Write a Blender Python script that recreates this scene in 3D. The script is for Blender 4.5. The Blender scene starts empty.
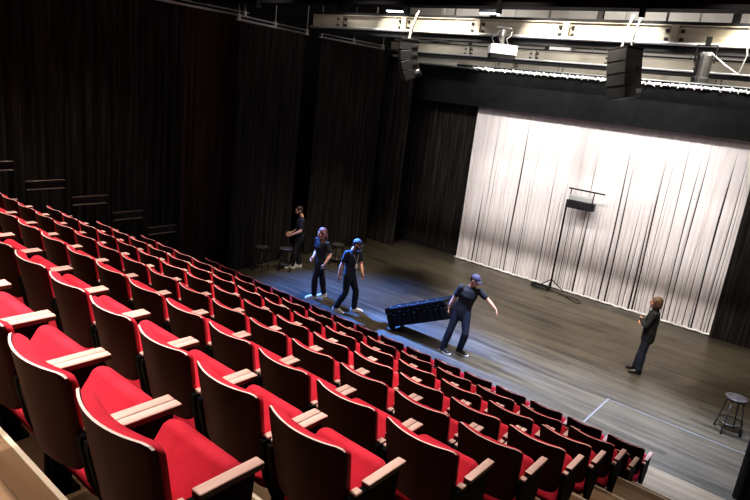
import bpy, bmesh, math, random
from mathutils import Vector, Matrix
random.seed(7)
C = bpy.context.scene.collection
PI = math.pi
def rad(d): return d * PI / 180

# ------------------------------------------------------------------ camera
FPX, YAW, PITCH, ROLL = 605.82, -.6637, -.2644, .1178
CAM = Vector((1.3693, -7.9602, 5.0726))
FW = Vector((math.sin(YAW) * math.cos(PITCH), math.cos(YAW) * math.cos(PITCH), math.sin(PITCH)))
_rt = Vector((math.cos(YAW), -math.sin(YAW), 0)); _up = _rt.cross(FW)
RT = math.cos(ROLL) * _rt + math.sin(ROLL) * _up
UP = -math.sin(ROLL) * _rt + math.cos(ROLL) * _up
cd = bpy.data.cameras.new('camera'); cam = bpy.data.objects.new('camera', cd); C.objects.link(cam)
cam.matrix_world = Matrix(((RT.x, UP.x, -FW.x, CAM.x), (RT.y, UP.y, -FW.y, CAM.y), (RT.z, UP.z, -FW.z, CAM.z), (0, 0, 0, 1)))
cd.sensor_width = 36; cd.lens = FPX / 750 * 36; cd.clip_start = .05; cd.clip_end = 100
bpy.context.scene.camera = cam
def seen(p):
    v = Vector(p) - CAM; z = v.dot(FW)
    if z < .1: return None
    return 375 + FPX * v.dot(RT) / z, 250 - FPX * v.dot(UP) / z

# ------------------------------------------------------------------ materials
def mat(name, col, rough=.6, metal=0., spec=.5, noise=None, bump=None, sheen=0., stretch=(1, 1, 1), emit=None, coat=0.):
    """noise = (scale, second colour, low, high): the base colour mixes to the second one; bump = (scale, strength)"""
    m = bpy.data.materials.new(name); m.use_nodes = True
    nt = m.node_tree; b = nt.nodes['Principled BSDF']
    b.inputs['Base Color'].default_value = (*col, 1); b.inputs['Roughness'].default_value = rough
    b.inputs['Metallic'].default_value = metal; b.inputs['Specular IOR Level'].default_value = spec
    b.inputs['Coat Weight'].default_value = coat
    if sheen:
        b.inputs['Sheen Weight'].default_value = sheen; b.inputs['Sheen Roughness'].default_value = .4
        b.inputs['Sheen Tint'].default_value = (min(1, col[0] * 1.5 + .2), col[1] + .15, col[2] + .15, 1)
    if emit: b.inputs['Emission Color'].default_value = (*emit[0], 1); b.inputs['Emission Strength'].default_value = emit[1]
    if noise or bump:
        tc = nt.nodes.new('ShaderNodeTexCoord'); mp = nt.nodes.new('ShaderNodeMapping')
        mp.inputs['Scale'].default_value = stretch; nt.links.new(tc.outputs['Object'], mp.inputs['Vector'])
    if noise:
        n = nt.nodes.new('ShaderNodeTexNoise'); n.inputs['Scale'].default_value = noise[0]; n.inputs['Detail'].default_value = 5
        r = nt.nodes.new('ShaderNodeMapRange'); r.inputs[1].default_value = noise[2]; r.inputs[2].default_value = noise[3]
        x = nt.nodes.new('ShaderNodeMix'); x.data_type = 'RGBA'
        x.inputs[6].default_value = (*col, 1); x.inputs[7].default_value = (*noise[1], 1)
        nt.links.new(mp.outputs[0], n.inputs['Vector']); nt.links.new(n.outputs[0], r.inputs[0])
        nt.links.new(r.outputs[0], x.inputs[0]); nt.links.new(x.outputs[2], b.inputs['Base Color'])
    if bump:
        n2 = nt.nodes.new('ShaderNodeTexNoise'); n2.inputs['Scale'].default_value = bump[0]; n2.inputs['Detail'].default_value = 3
        bp = nt.nodes.new('ShaderNodeBump'); bp.inputs['Strength'].default_value = bump[1]; bp.inputs['Distance'].default_value = .01
        nt.links.new(mp.outputs[0], n2.inputs['Vector']); nt.links.new(n2.outputs[0], bp.inputs['Height']); nt.links.new(bp.outputs[0], b.inputs['Normal'])
    return m

def floor_mat(name, c1, c2, c3, plank=.14, rough=(.28, .5), axis='X'):
    """boards along X: one noise shade per board, grain stretched along the board, scuffs"""
    m = bpy.data.materials.new(name); m.use_nodes = True; nt = m.node_tree; L = nt.links
    b = nt.nodes['Principled BSDF']
    tc = nt.nodes.new('ShaderNodeTexCoord')
    br = nt.nodes.new('ShaderNodeTexBrick'); br.inputs['Scale'].default_value = 1
    br.inputs['Brick Width'].default_value = 2.4; br.inputs['Row Height'].default_value = plank; br.inputs['Mortar Size'].default_value = .004
    br.inputs['Color1'].default_value = (*c1, 1); br.inputs['Color2'].default_value = (*c2, 1); br.inputs['Mortar'].default_value = (*[v * .5 for v in c1], 1)
    L.new(tc.outputs['Object'], br.inputs['Vector'])
    mp = nt.nodes.new('ShaderNodeMapping'); mp.inputs['Scale'].default_value = (.35, 5, 1); L.new(tc.outputs['Object'], mp.inputs['Vector'])
    n = nt.nodes.new('ShaderNodeTexNoise'); n.inputs['Scale'].default_value = 1.6; n.inputs['Detail'].default_value = 6; L.new(mp.outputs[0], n.inputs['Vector'])
    r = nt.nodes.new('ShaderNodeMapRange'); r.inputs[1].default_value = .4; r.inputs[2].default_value = .75; L.new(n.outputs[0], r.inputs[0])
    x = nt.nodes.new('ShaderNodeMix'); x.data_type = 'RGBA'; x.inputs[7].default_value = (*c3, 1)
    L.new(br.outputs[0], x.inputs[6]); L.new(r.outputs[0], x.inputs[0]); L.new(x.outputs[2], b.inputs['Base Color'])
    n3 = nt.nodes.new('ShaderNodeTexNoise'); n3.inputs['Scale'].default_value = 1.1; n3.inputs['Detail'].default_value = 4; L.new(tc.outputs['Object'], n3.inputs['Vector'])
    r3 = nt.nodes.new('ShaderNodeMapRange'); r3.inputs[1].default_value = .1; r3.inputs[2].default_value = .9
    r3.inputs[3].default_value = rough[0]; r3.inputs[4].default_value = rough[1]; L.new(n3.outputs[0], r3.inputs[0]); L.new(r3.outputs[0], b.inputs['Roughness'])
    return m

M = {}
M['velvet'] = mat('red_velvet', (.74, .040, .072), .75, spec=.2, noise=(9, (.62, .028, .052), .4, .7), bump=(220, .25), sheen=.5)
M['back_wood'] = mat('mahogany_veneer', (.070, .0075, .0100), .5, spec=.14, noise=(6, (.040, .0045, .006), .4, .7), stretch=(1, 1, .12))
M['edge_wood'] = mat('pale_lit_plywood_edge', (.86, .66, .60), .5)
M['lit_arm_wood'] = mat('arm_wood_highlight', (.86, .60, .53), .3, noise=(10, (.64, .36, .28), .4, .7), stretch=(1, .12, 1), coat=.4)  # dark wood; its broad overhead reflections are painted in as a pale tone
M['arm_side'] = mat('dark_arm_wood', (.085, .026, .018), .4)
M['pan_wood'] = mat('dark_seat_pan', (.10, .012, .018), .5)
M['black_metal'] = mat('black_metal', (.0045, .0045, .005), .65, spec=.12)
M['stand_metal'] = mat('stool_metal', (.075, .072, .07), .42, metal=.7)
M['stool_seat'] = mat('stool_seat', (.04, .036, .036), .38, noise=(12, (.11, .09, .09), .45, .75))
M['stage'] = floor_mat('stage_boards', (.058, .050, .037), (.026, .023, .018), (.094, .080, .056), .16, (.24, .50))
M['house_wood'] = floor_mat('house_boards', (.14, .105, .065), (.11, .08, .05), (.20, .155, .10), .2, (.35, .55))
M['tier_wood'] = floor_mat('tier_boards', (.25, .145, .075), (.19, .11, .058), (.40, .27, .16), .6, (.35, .55))
M['riser'] = mat('black_riser', (.012, .011, .011), .6)
M['nosing'] = mat('step_nosing', (.70, .60, .46), .4)
M['black_cloth'] = mat('black_drape', (.018, .0158, .0145), .9, spec=.08, noise=(5, (.060, .050, .044), .42, .75), stretch=(3, 3, .12))
M['brown_cloth'] = mat('brown_black_drape', (.042, .025, .020), .9, spec=.08, noise=(4, (.085, .052, .040), .4, .75), stretch=(3, 3, .12))
M['border_cloth'] = mat('border_drape', (.010, .0105, .011), .9, spec=.1, noise=(4, (.014, .0145, .015), .4, .7), stretch=(1, 1, 1))
M['white_cloth'] = mat('white_drape', (.84, .79, .775), .85, spec=.1, noise=(7, (.74, .665, .645), .5, .72), stretch=(2.2, 2.2, .05))  # darker vertical streaks in the cloth colour suggest fold shade
M['white_hem'] = mat('white_hem', (.9, .87, .83), .8)
M['beige'] = mat('beige_painted_steel', (.25, .225, .175), .55, noise=(3, (.19, .17, .13), .4, .7), stretch=(.5, 1, 3))
M['grey_pipe'] = mat('grey_pipe', (.55, .55, .53), .35, metal=.6)
M['dark_steel'] = mat('dark_steel', (.006, .006, .0065), .6, spec=.2)
M['upper_wall'] = mat('pale_upper_wall', (.66, .63, .58), .8, noise=(1.2, (.58, .54, .49), .45, .7))
M['room_black'] = mat('black_wall_paint', (.010, .0098, .0098), .85)
M['white_paint'] = mat('white_paint', (.50, .50, .49), .5)
M['strap'] = mat('pale_strap', (.34, .34, .33), .7)
M['tie'] = mat('white_cotton_tie', (.92, .92, .90), .8)
M['speaker'] = mat('speaker_black', (.018, .018, .020), .45, noise=(30, (.026, .026, .028), .4, .7))
M['grille'] = mat('speaker_grille', (.035, .035, .036), .35, metal=.4, bump=(300, .6))
M['case'] = mat('black_case_shell', (.006, .006, .007), .6, spec=.2, bump=(120, .2))
M['case_metal'] = mat('case_hardware', (.55, .55, .58), .3, metal=.9)
M['skin'] = mat('skin', (.60, .33, .235), .55, noise=(14, (.54, .28, .19), .4, .7))
M['lips'] = mat('lips', (.38, .13, .11), .5)
M['eye'] = mat('eye', (.05, .03, .025), .3)
M['navy_tee'] = mat('navy_black_shirt', (.016, .018, .027), .85, bump=(40, .25))
M['black_tee'] = mat('black_shirt', (.013, .013, .015), .85, bump=(40, .25))
M['jeans'] = mat('dark_jeans', (.017, .021, .042), .8, bump=(60, .2))
M['black_trousers'] = mat('black_trousers', (.013, .012, .013), .85, bump=(40, .2))
M['cap'] = mat('navy_cap', (.055, .055, .105), .8)
M['hair_dark'] = mat('dark_brown_hair', (.035, .018, .012), .5, bump=(90, .8))
M['hair_red'] = mat('auburn_hair', (.13, .050, .045), .5, bump=(80, .9), noise=(25, (.20, .10, .11), .45, .7))
M['hair_bob'] = mat('light_brown_hair', (.105, .058, .033), .45, bump=(90, .8))
M['shoe_white'] = mat('white_shoe', (.62, .58, .52), .55)
M['shoe_dark'] = mat('dark_shoe', (.03, .026, .025), .35)
M['sole'] = mat('pale_sole', (.75, .73, .68), .6)
M['badge'] = mat('pale_badge', (.72, .70, .60), .4)
M['tape'] = mat('pale_floor_tape', (.12, .12, .12), .7)
M['cable'] = mat('black_cable', (.012, .012, .012), .5)
M['brass'] = mat('brown_rail_wood', (.085, .055, .036), .4)
M['led'] = mat('lamp_lens', (.7, .8, 1.), .3, emit=((.72, .84, 1.), 14))

# ------------------------------------------------------------------ mesh helpers
def link(name, me, m=None, parent=None, smooth=False):
    o = bpy.data.objects.new(name, me); C.objects.link(o)
    if m is not None:
        for k in (m if isinstance(m, (list, tuple)) else [m]): me.materials.append(M[k])
    if smooth:
        for p in me.polygons: p.use_smooth = True
    if parent: o.parent = parent
    return o
def obj(name, bm, m, parent=None, smooth=False):
    me = bpy.data.meshes.new(name); bmesh.ops.recalc_face_normals(bm, faces=bm.faces); bm.to_mesh(me); bm.free()
    return link(name, me, m, parent, smooth)
def tag(o, label=None, cat=None, group=None, kind=None):
    if label: o['label'] = label
    if cat: o['category'] = cat
    if group: o['group'] = group
    if kind: o['kind'] = kind
    return o
def thing(name, label, cat, loc=(0, 0, 0), rotz=0, group=None):
    o = bpy.data.objects.new(name, None); C.objects.link(o); o.location = loc; o.rotation_euler = (0, 0, rotz)
    o.empty_display_size = .1
    return tag(o, label, cat, group)
def BM(): return bmesh.new()
def box(bm, c, s, rot=None, bev=0, seg=2):
    g = bmesh.ops.create_cube(bm, size=1)['verts']
    bmesh.ops.scale(bm, vec=s, verts=g)
    if bev:
        e = list({e for v in g for e in v.link_edges})
        r = bmesh.ops.bevel(bm, geom=e, offset=bev, segments=seg, affect='EDGES', profile=.5)
        g = list({v for f in r['faces'] for v in f.verts} | {v for v in g if v.is_valid})
    if rot is not None: bmesh.ops.rotate(bm, cent=(0, 0, 0), matrix=rot, verts=g)
    bmesh.ops.translate(bm, vec=c, verts=g)
    return g
def tube(bm, pts, r, n=8, cap=True):
    """round tube through points; r one radius or one per point"""
    pts = [Vector(p) for p in pts]; rings = []
    ref = Vector((0, 0, 1))
    for i, p in enumerate(pts):
        d = (pts[min(i + 1, len(pts) - 1)] - pts[max(i - 1, 0)]).normalized()
        if abs(d.dot(ref)) > .93: a = d.cross(Vector((0, 1, 0))).normalized() if abs(d.y) < .9 else d.cross(Vector((1, 0, 0))).normalized()
        else: a = d.cross(ref).normalized()
        b = a.cross(d); rr = r[i] if isinstance(r, (list, tuple)) else r
        rings.append([bm.verts.new(p + rr * (math.cos(2 * PI * k / n) * a + math.sin(2 * PI * k / n) * b)) for k in range(n)])
    for A, B in zip(rings, rings[1:]):
        for k in range(n): bm.faces.new((A[k], A[(k + 1) % n], B[(k + 1) % n], B[k]))
    if cap: bm.faces.new(rings[0][::-1]); bm.faces.new(rings[-1])
def prism(bm, poly, x0, x1):
    """polygon in (y,z) extruded along x"""
    a = [bm.verts.new((x0, y, z)) for y, z in poly]; b = [bm.verts.new((x1, y, z)) for y, z in poly]
    n = len(poly)
    for k in range(n): bm.faces.new((a[k], a[(k + 1) % n], b[(k + 1) % n], b[k]))
    bm.faces.new(a[::-1]); bm.faces.new(b)
def lathe(bm, prof, c=(0, 0, 0), n=20):
    rings = [[bm.verts.new((c[0] + r * math.cos(2 * PI * k / n), c[1] + r * math.sin(2 * PI * k / n), c[2] + z)) for k in range(n)] for r, z in prof]
    for A, B in zip(rings, rings[1:]):
        for k in range(n): bm.faces.new((A[k], A[(k + 1) % n], B[(k + 1) % n], B[k]))
    bm.faces.new(rings[0][::-1]); bm.faces.new(rings[-1])
def struct(name, bm, m, smooth=False):
    return tag(obj(name, bm, m, None, smooth), kind='structure')
def copy_tree(o, parent=None):
    c = o.copy(); C.objects.link(c)
    if parent: c.parent = parent
    for ch in list(o.children): copy_tree(ch, c)
    return c

# ------------------------------------------------------------------ room shell
XL, XR, YB, YF, ZT = -12.6, 3.2, 9.6, -11.2, 8.6
def plane_box(name, lo, hi, m):
    bm = BM(); box(bm, [(a + b) / 2 for a, b in zip(lo, hi)], [b - a for a, b in zip(lo, hi)]); return struct(name, bm, m)
plane_box('floor', (XL, 1.27, -.12), (XR, YB, 0), 'stage')
plane_box('wall_left', (XL - .2, YF, -.12), (XL, YB, ZT), 'room_black')
plane_box('wall_right', (XR, YF, -.12), (XR + .2, YB, ZT), 'room_black')
plane_box('wall_back', (XL - .2, YB, -.12), (XR + .2, YB + .2, 5.97), 'room_black')
plane_box('wall_back_upper', (XL - .2, YB, 5.97), (XR + .2, YB + .2, ZT), 'upper_wall')
plane_box('wall_front', (XL - .2, YF - .2, -.12), (XR + .2, YF, ZT), 'room_black')
plane_box('ceiling', (XL - .2, YF - .2, ZT), (XR + .2, YB + .2, ZT + .2), 'upper_wall')

# ------------------------------------------------------------------ seating tiers
ROW_Y = {1: 0., 2: -.981, 3: -1.942, 4: -2.797, 5: -3.653, 6: -4.508, 7: -5.363, 8: -6.219, 9: -7.074}
ROW_Z = {1: 0., 2: .377, 3: .924, 4: 1.279, 5: 1.635, 6: 1.991, 7: 2.346, 8: 2.702, 9: 3.058, 10: 3.414}
ROW_E = {1: 0, 2: .024, 3: .054, 4: .051, 5: .087, 6: .073, 7: .047, 8: -.028, 9: -.085}
plane_box('floor.001', (XL, ROW_Y[1] - .01, -.12), (XR, 1.27, 0), 'house_wood')
def tier(k, y0, y1, z, xl=-10.05):
    zb = -.1
    bm = BM(); box(bm, ((xl + XR - .02) / 2, (y0 + y1) / 2, z - .02), (XR - .02 - xl, y1 - y0, .04), bev=.004, seg=1)
    t = tag(obj('seating_tier', bm, 'tier_wood'), kind='structure')
    bm = BM(); box(bm, ((xl + XR - .02) / 2, (y0 + y1) / 2 - .012, (z - .04 + zb) / 2), (XR - .02 - xl, y1 - y0 - .03, z - .04 - zb))
    obj('riser', bm, 'riser', t)
    bm = BM(); box(bm, ((xl + XR - .02) / 2, y1 - .008, z + .002), (XR - .02 - xl, .022, .006))
    obj('nosing', bm, 'nosing', t)
    return t
for k in range(2, 10): tier(k, ROW_Y[k], ROW_Y[k - 1], ROW_Z[k])
tier(10, YF + .02, ROW_Y[9], ROW_Z[10])

# ------------------------------------------------------------------ theatre chair
def back_surface(u, v, off=0., ztop=.893, zbot=.44, half=.249):
    z = zbot + (ztop - zbot) * v
    ri, rb = .042, .07
    w = half - .018 * (1 - v)
    if z > ztop - ri: w -= ri - math.sqrt(max(0, ri * ri - (z - (ztop - ri)) ** 2))
    if z < zbot + rb: w -= .75 * (rb - math.sqrt(max(0, rb * rb - (zbot + rb - z) ** 2)))
    x = u * w
    y = (.893 - z) * .19 - .068 * (1 - (x / .249) ** 2)
    return Vector((x, y + off, z))
def back_grid(bm, off, nu=12, nv=14, **k):
    vs = [0, .02, .06, .12, .2] + [.2 + .7 * i / (nv - 6) for i in range(1, nv - 6)] + [.9, .93, .96, .985, 1.]
    return [[bm.verts.new(back_surface(-1 + 2 * i / nu, v, off(-1 + 2 * i / nu, v) if callable(off) else off, **k)) for i in range(nu + 1)] for v in vs]
def close_grids(bm, A, B, mat_edge=0):
    nv, nu = len(A), len(A[0])
    for j in range(nv - 1):
        for i in range(nu - 1):
            bm.faces.new((A[j][i], A[j][i + 1], A[j + 1][i + 1], A[j + 1][i]))
            bm.faces.new((B[j][i], B[j + 1][i], B[j + 1][i + 1], B[j][i + 1]))
    rim = [(0, i) for i in range(nu)] + [(j, nu - 1) for j in range(1, nv)] + [(nv - 1, i) for i in range(nu - 2, -1, -1)] + [(j, 0) for j in range(nv - 2, 0, -1)]
    for a, b in zip(rim, rim[1:] + rim[:1]):
        f = bm.faces.new((A[a[0]][a[1]], B[a[0]][a[1]], B[b[0]][b[1]], A[b[0]][b[1]])); f.material_index = mat_edge
def make_chair():
    t = thing('theater_chair', 'chair', 'chair')
    bm = BM(); A = back_grid(bm, 0); B = back_grid(bm, .011); close_grids(bm, A, B, 1)
    o = obj('back_panel', bm, ['back_wood', 'edge_wood'], t)
    for p in o.data.polygons:
        p.use_smooth = p.material_index == 0
        if p.material_index and (p.normal.z < .45 or p.center.z < .7): p.material_index = 0  # only the upward rim stays pale: overhead light put into the edge colour
    # padded front, thick in the middle and rounded off to its edges
    bm = BM(); kw = dict(ztop=.887, zbot=.46, half=.244)
    puff = lambda u, v: .018 + (.052 + .012 * (1 - u * u)) * (1 - .55 * abs(u) ** 14) * (1 - abs(2 * v - 1) ** 12) ** .5
    A = back_grid(bm, .015, **kw); B = back_grid(bm, lambda u, v: puff(u, v), nu=12, **kw); close_grids(bm, A, B)
    obj('back_cushion', bm, 'velvet', t, True)
    # tipped-up seat
    th = rad(57); R = Matrix.Rotation(th, 3, 'X')
    def seat_pt(x, s, w): return Vector((0, .105, .315)) + R @ Vector((x, s, w))
    bm = BM(); g = box(bm, (0, .205, -.048), (.455, .43, .098), bev=.044, seg=5)
    for v in g:   # crowned sitting surface, rounded plan corners at the front
        v.co.z += .014 * (1 - (v.co.x / .2275) ** 2) if v.co.z > -.03 else 0
        if v.co.y > .33: v.co.x *= 1 - .9 * ((v.co.y - .33) ** 2) / .01 * .12
        v.co = seat_pt(v.co.x, v.co.y, v.co.z)
    s = obj('seat', bm, 'velvet', t, True)
    bm = BM(); g = box(bm, (0, .18, -.105), (.40, .34, .03), bev=.012, seg=2)
    for v in g: v.co = seat_pt(v.co.x, v.co.y, v.co.z)
    obj('seat_pan', bm, 'pan_wood', s)
    for sx in (-1, 1):
        bm = BM(); box(bm, (sx * .2605, .285, .652), (.049, .275, .030), bev=.005, seg=2)
        am = obj('armrest', bm, ['lit_arm_wood', 'arm_side'], t)
        for p in am.data.polygons: p.material_index = 0 if p.normal.z > .3 else 1  # upward faces take the painted highlight, the rest the dark wood
        bm = BM()
        prism(bm, [(.09, 0), (.27, 0), (.27, .022), (.225, .04), (.255, .24), (.37, .40), (.385, .62), (.385, .638), (.035, .638), (.035, .60), (.075, .41), (.15, .24), (.145, .04), (.09, .022)], sx * .259 - .017, sx * .259 + .017)
        tube(bm, [(sx * .276, .19, .345), (sx * .21, .19, .345)], .03, 10)
        lg = obj('leg', bm, 'black_metal', t)
        bm = BM(); box(bm, (sx * .2605, .085, .648), (.040, .05, .018), bev=.004, seg=1)
        obj('bracket', bm, 'lit_arm_wood', lg)
    return t
ORD = ['', 'first', 'second', 'third', 'fourth', 'fifth', 'sixth', 'seventh', 'eighth', 'ninth', 'tenth', 'eleventh', 'twelfth', 'thirteenth', 'fourteenth', 'fifteenth', 'sixteenth', 'seventeenth']
PITCH_X, HALF = .575, .239
proto = make_chair(); used = False
def in_view(loc):
    for dx in (-.24, .24):
        for y, z in ((0, .88), (.3, .68), (.42, .65), (0, .5)):
            q = seen((loc[0] + dx, loc[1] + y, loc[2] + z))
            if q and -6 < q[0] < 756 and -6 < q[1] < 503: return True
    return False
for k in range(9, 0, -1):
    rowname = {1: 'front row by stage', 9: 'rearmost row'}.get(k, '%s row from stage' % ORD[k])
    for j in range(17 if k <= 2 else 16):
        loc = (ROW_E[k] - HALF - j * PITCH_X, ROW_Y[k], ROW_Z[k])
        if not in_view(loc): continue
        c = proto if not used else copy_tree(proto); used = True
        c.location = loc
        where = 'first at the right aisle' if j == 0 else '%s from right aisle' % ORD[j + 1]
        tag(c, 'red chair with dark wooden back, %s, %s' % (where, rowname), 'chair', 'red theater chairs in rows')

# ------------------------------------------------------------------ drapes
def drape(name, path, z0, z1, m, label, cat='curtain', amp=.07, w=(.10, .22), group=None, step=.025, fade=(1, 1), nz=6, hem=None, sharp=.6, thick=True, parent=None, seed=1):
    """pleated cloth hung along a polyline: rounded pleats with tight creases, one random width each"""
    rnd = random.Random(seed)
    P = [Vector((x, y, 0)) for x, y in path]; seg = [(b - a).length for a, b in zip(P, P[1:])]; tot = sum(seg)
    pl, s = [0.], 0
    while s < tot: s += rnd.uniform(*w); pl.append(s)
    amps = [rnd.uniform(.45, 1.) for _ in pl]
    n = max(2, int(tot / step))
    def at(s):
        s = min(max(s, 0), tot)
        for a, b, l in zip(P, P[1:], seg):
            if s <= l + 1e-9: d = (b - a) / l; return a + d * s, Vector((d.y, -d.x, 0))
            s -= l
        return P[-1], Vector((d.y, -d.x, 0))
    bm = BM(); rows = []
    for j in range(nz + 1):
        v = j / nz; z = z0 + (z1 - z0) * v; row = []
        k = 0
        for i in range(n + 1):
            s = tot * i / n
            while k < len(pl) - 2 and s > pl[k + 1]: k += 1
            f = (s - pl[k]) / (pl[k + 1] - pl[k]); wd = pl[k + 1] - pl[k]
            h = amp * amps[k] * min(1, wd / .15) * (abs(math.sin(PI * f)) ** sharp) * (fade[0] + (fade[1] - fade[0]) * v)
            p, nn = at(s); q = p + nn * h; row.append(bm.verts.new((q.x, q.y, z + 0)))
        rows.append(row)
    for A, B in zip(rows, rows[1:]):
        for i in range(n): bm.faces.new((A[i], A[i + 1], B[i + 1], B[i]))
    o = obj(name, bm, m, parent, True)
    if label: tag(o, label, cat, group)
    return o
# path runs so that the pleats bulge towards its right-hand side
LX = -11.15
drape('black_curtain', [(LX, -11.0), (LX, .2)], .3, 6.25, 'black_cloth', 'long black pleated curtain on the left wall above the step rails', amp=.09, w=(.14, .4), nz=4, seed=3, group=None)
drape('black_curtain', [(LX, .2), (-11.05, 1.95)], 0.01, 6.25, 'brown_cloth', 'brownish black curtain at the left wall where seats meet stage', amp=.08, w=(.12, .3), seed=4)
drape('black_curtain', [(-10.68, 1.4), (-11.0, 3.8)], 0.01, 6.12, 'black_cloth', 'black leg curtain behind the two stools on the left', amp=.06, w=(.12, .26), seed=5)
drape('black_curtain', [(-10.92, 4.35), (-11.0, 7.3)], 0.01, 6.1, 'black_cloth', 'black leg curtain behind the walking people, left side of stage', amp=.06, w=(.12, .26), seed=6)
drape('black_curtain', [(-11.3, 7.75), (-10.2, 7.8)], 0.01, 6.0, 'black_cloth', 'narrow black leg curtain at the far left corner of the stage', amp=.06, w=(.1, .2), seed=7)
drape('black_curtain', [(-11.6, 8.9), (-8.2, 8.9)], 0.01, 5.75, 'black_cloth', 'black back curtain just left of the white curtain', amp=.07, w=(.09, .2), seed=8)
drape('black_curtain', [(-.72, 8.55), (2.9, 8.55)], 0.01, 5.7, 'black_cloth', 'black curtain covering the right edge of the white curtain', amp=.06, w=(.12, .25), seed=9)
drape('black_curtain', [(1.0, 1.42), (2.9, 1.42)], 0.01, 6.0, 'black_cloth', 'black leg curtain at lower right in front of the lone stool', amp=.05, w=(.12, .22), seed=10)
def white_drape():
    """folds of cloth; slits widening towards the floor show a dark sheet as crease shade"""
    rnd = random.Random(11); x0, x1, y0 = -8.31, -.45, 8.74; z0, z1, nz = .012, 4.95, 14
    cr, s = [], x0
    while s < x1 - .04:
        dens = .74 + .16 * (s - x0) / (x1 - x0)
        slit = rnd.random() < dens
        cr.append((s, (rnd.choice((.004, .007, .010, .014, .018, .024, .036)) if slit else 0.), rnd.uniform(.8, 4.9), rnd.uniform(.45, 1))); s += rnd.uniform(.05, .15)
    bm = BM()
    for A, B in zip(cr, cr[1:] + [(x1, 0, 1, 1)]):      # one fold of cloth between two creases
        wd = B[0] - A[0]; rows = []
        for j in range(nz + 1):
            v = j / nz; z = z0 + (z1 - z0) * v; row = []
            gl = A[1] * max(0, min(1, (A[2] - z) / 1.5)) / 2; gr = B[1] * max(0, min(1, (B[2] - z) / 1.5)) / 2
            for f in (0, .1, .3, .5, .7, .9, 1):
                x = A[0] + gl + (wd - gl - gr) * f
                h = .085 * A[3] * min(1, wd / .12) * math.sin(PI * f) ** .6 * max(.13, 1 - .9 * v)
                row.append(bm.verts.new((x + .012 * math.sin(x * 9 + z * 1.2), y0 - .05 - h, z)))
            rows.append(row)
        for P, Q in zip(rows, rows[1:]):
            for i in range(6): bm.faces.new((P[i], P[i + 1], Q[i + 1], Q[i]))
    o = tag(obj('white_curtain', bm, 'white_cloth', None, True), 'tall white pleated curtain brightly lit at the back of the stage', 'curtain')
    bm = BM(); box(bm, ((x0 + x1) / 2 + .04, y0 + .04, 2.45), (x1 - x0 - .12, .012, 4.86)); obj('crease_shade_sheet', bm, 'room_black', o)  # dark sheet behind the slits, put in as the shade of the creases
    return o
wc = white_drape()
bm = BM(); rnd = random.Random(5)
tube(bm, [(-8.31 + 7.62 * i / 90, 8.60 + .03 * math.sin(i * 1.7) + rnd.uniform(-.015, .015), .03) for i in range(91)], .028, 6)
obj('hem', bm, 'white_hem', wc, True)
bd = drape('black_border_curtain', [(-10.9, 8.40), (3.0, 8.40)], 4.80, 5.84, 'border_cloth', 'wide black border curtain hanging above the white curtain', amp=.018, w=(.3, .6), sharp=1., seed=12, nz=3)
bm = BM(); tube(bm, [(-11.2, 8.43, 5.875), (3.0, 8.43, 5.875)], .024, 8); obj('batten', bm, 'grey_pipe', bd, True)
def tie_mesh(sd):
    r = random.Random(sd); bm = BM()
    box(bm, (0, 0, .012), (.075, .06, .06), Matrix.Rotation(r.uniform(-.4, .4), 3, 'Y'), bev=.012)
    for s in (-1, 1): tube(bm, [(0, 0, .015), (s * .06, -.02, .035 + r.uniform(-.015, .03)), (s * .10, -.02, -.015 - r.uniform(0, .05))], [.016, .020, .014], 5)
    me = bpy.data.meshes.new('tie'); bmesh.ops.recalc_face_normals(bm, faces=bm.faces); bm.to_mesh(me); bm.free(); me.materials.append(M['tie']); return me
tms = [tie_mesh(s) for s in range(5)]
for i in range(44):
    o = bpy.data.objects.new('tie', tms[i % 5]); C.objects.link(o); o.parent = bd; o.location = (-8.45 + i * .187 + random.uniform(-.03, .03), 8.39, 5.872)

# ------------------------------------------------------------------ guard rails on the left, one at each tier
for k, ya, yb in ((6, -4.42, -3.78), (5, -3.60, -2.92), (4, -2.80, -2.12), (3, -2.0, -1.36), (2, -1.24, -.56)):
    z = ROW_Z[k]; x = -9.99
    top = {6: 3.11, 5: 2.75, 4: 2.41, 3: 2.04, 2: 1.65}[k]
    t = thing('guard_rail', 'dark guard rail panel at the left aisle beside the end of the %s row' % ORD[k], 'railing', (x, (ya + yb) / 2, z), 0, 'step rails along the left wall')
    h = (yb - ya) / 2; H = top - z
    bm = BM(); box(bm, (0, 0, H - .012), (.05, 2 * h, .024), bev=.005, seg=1); obj('top_rail', bm, 'brass', t)
    bm = BM(); box(bm, (0, 0, H - .085), (.02, 2 * h - .01, .12)); obj('rail_board', bm, 'riser', t)
    bm = BM(); box(bm, (0, 0, H - .16), (.035, 2 * h, .02), bev=.004, seg=1); obj('lower_rail', bm, 'beige', t)
    for s in (-1, 1):
        bm = BM(); box(bm, (0, s * (h - .015), (H - .02) / 2), (.03, .03, H - .02)); obj('post', bm, 'dark_steel', t)

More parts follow.
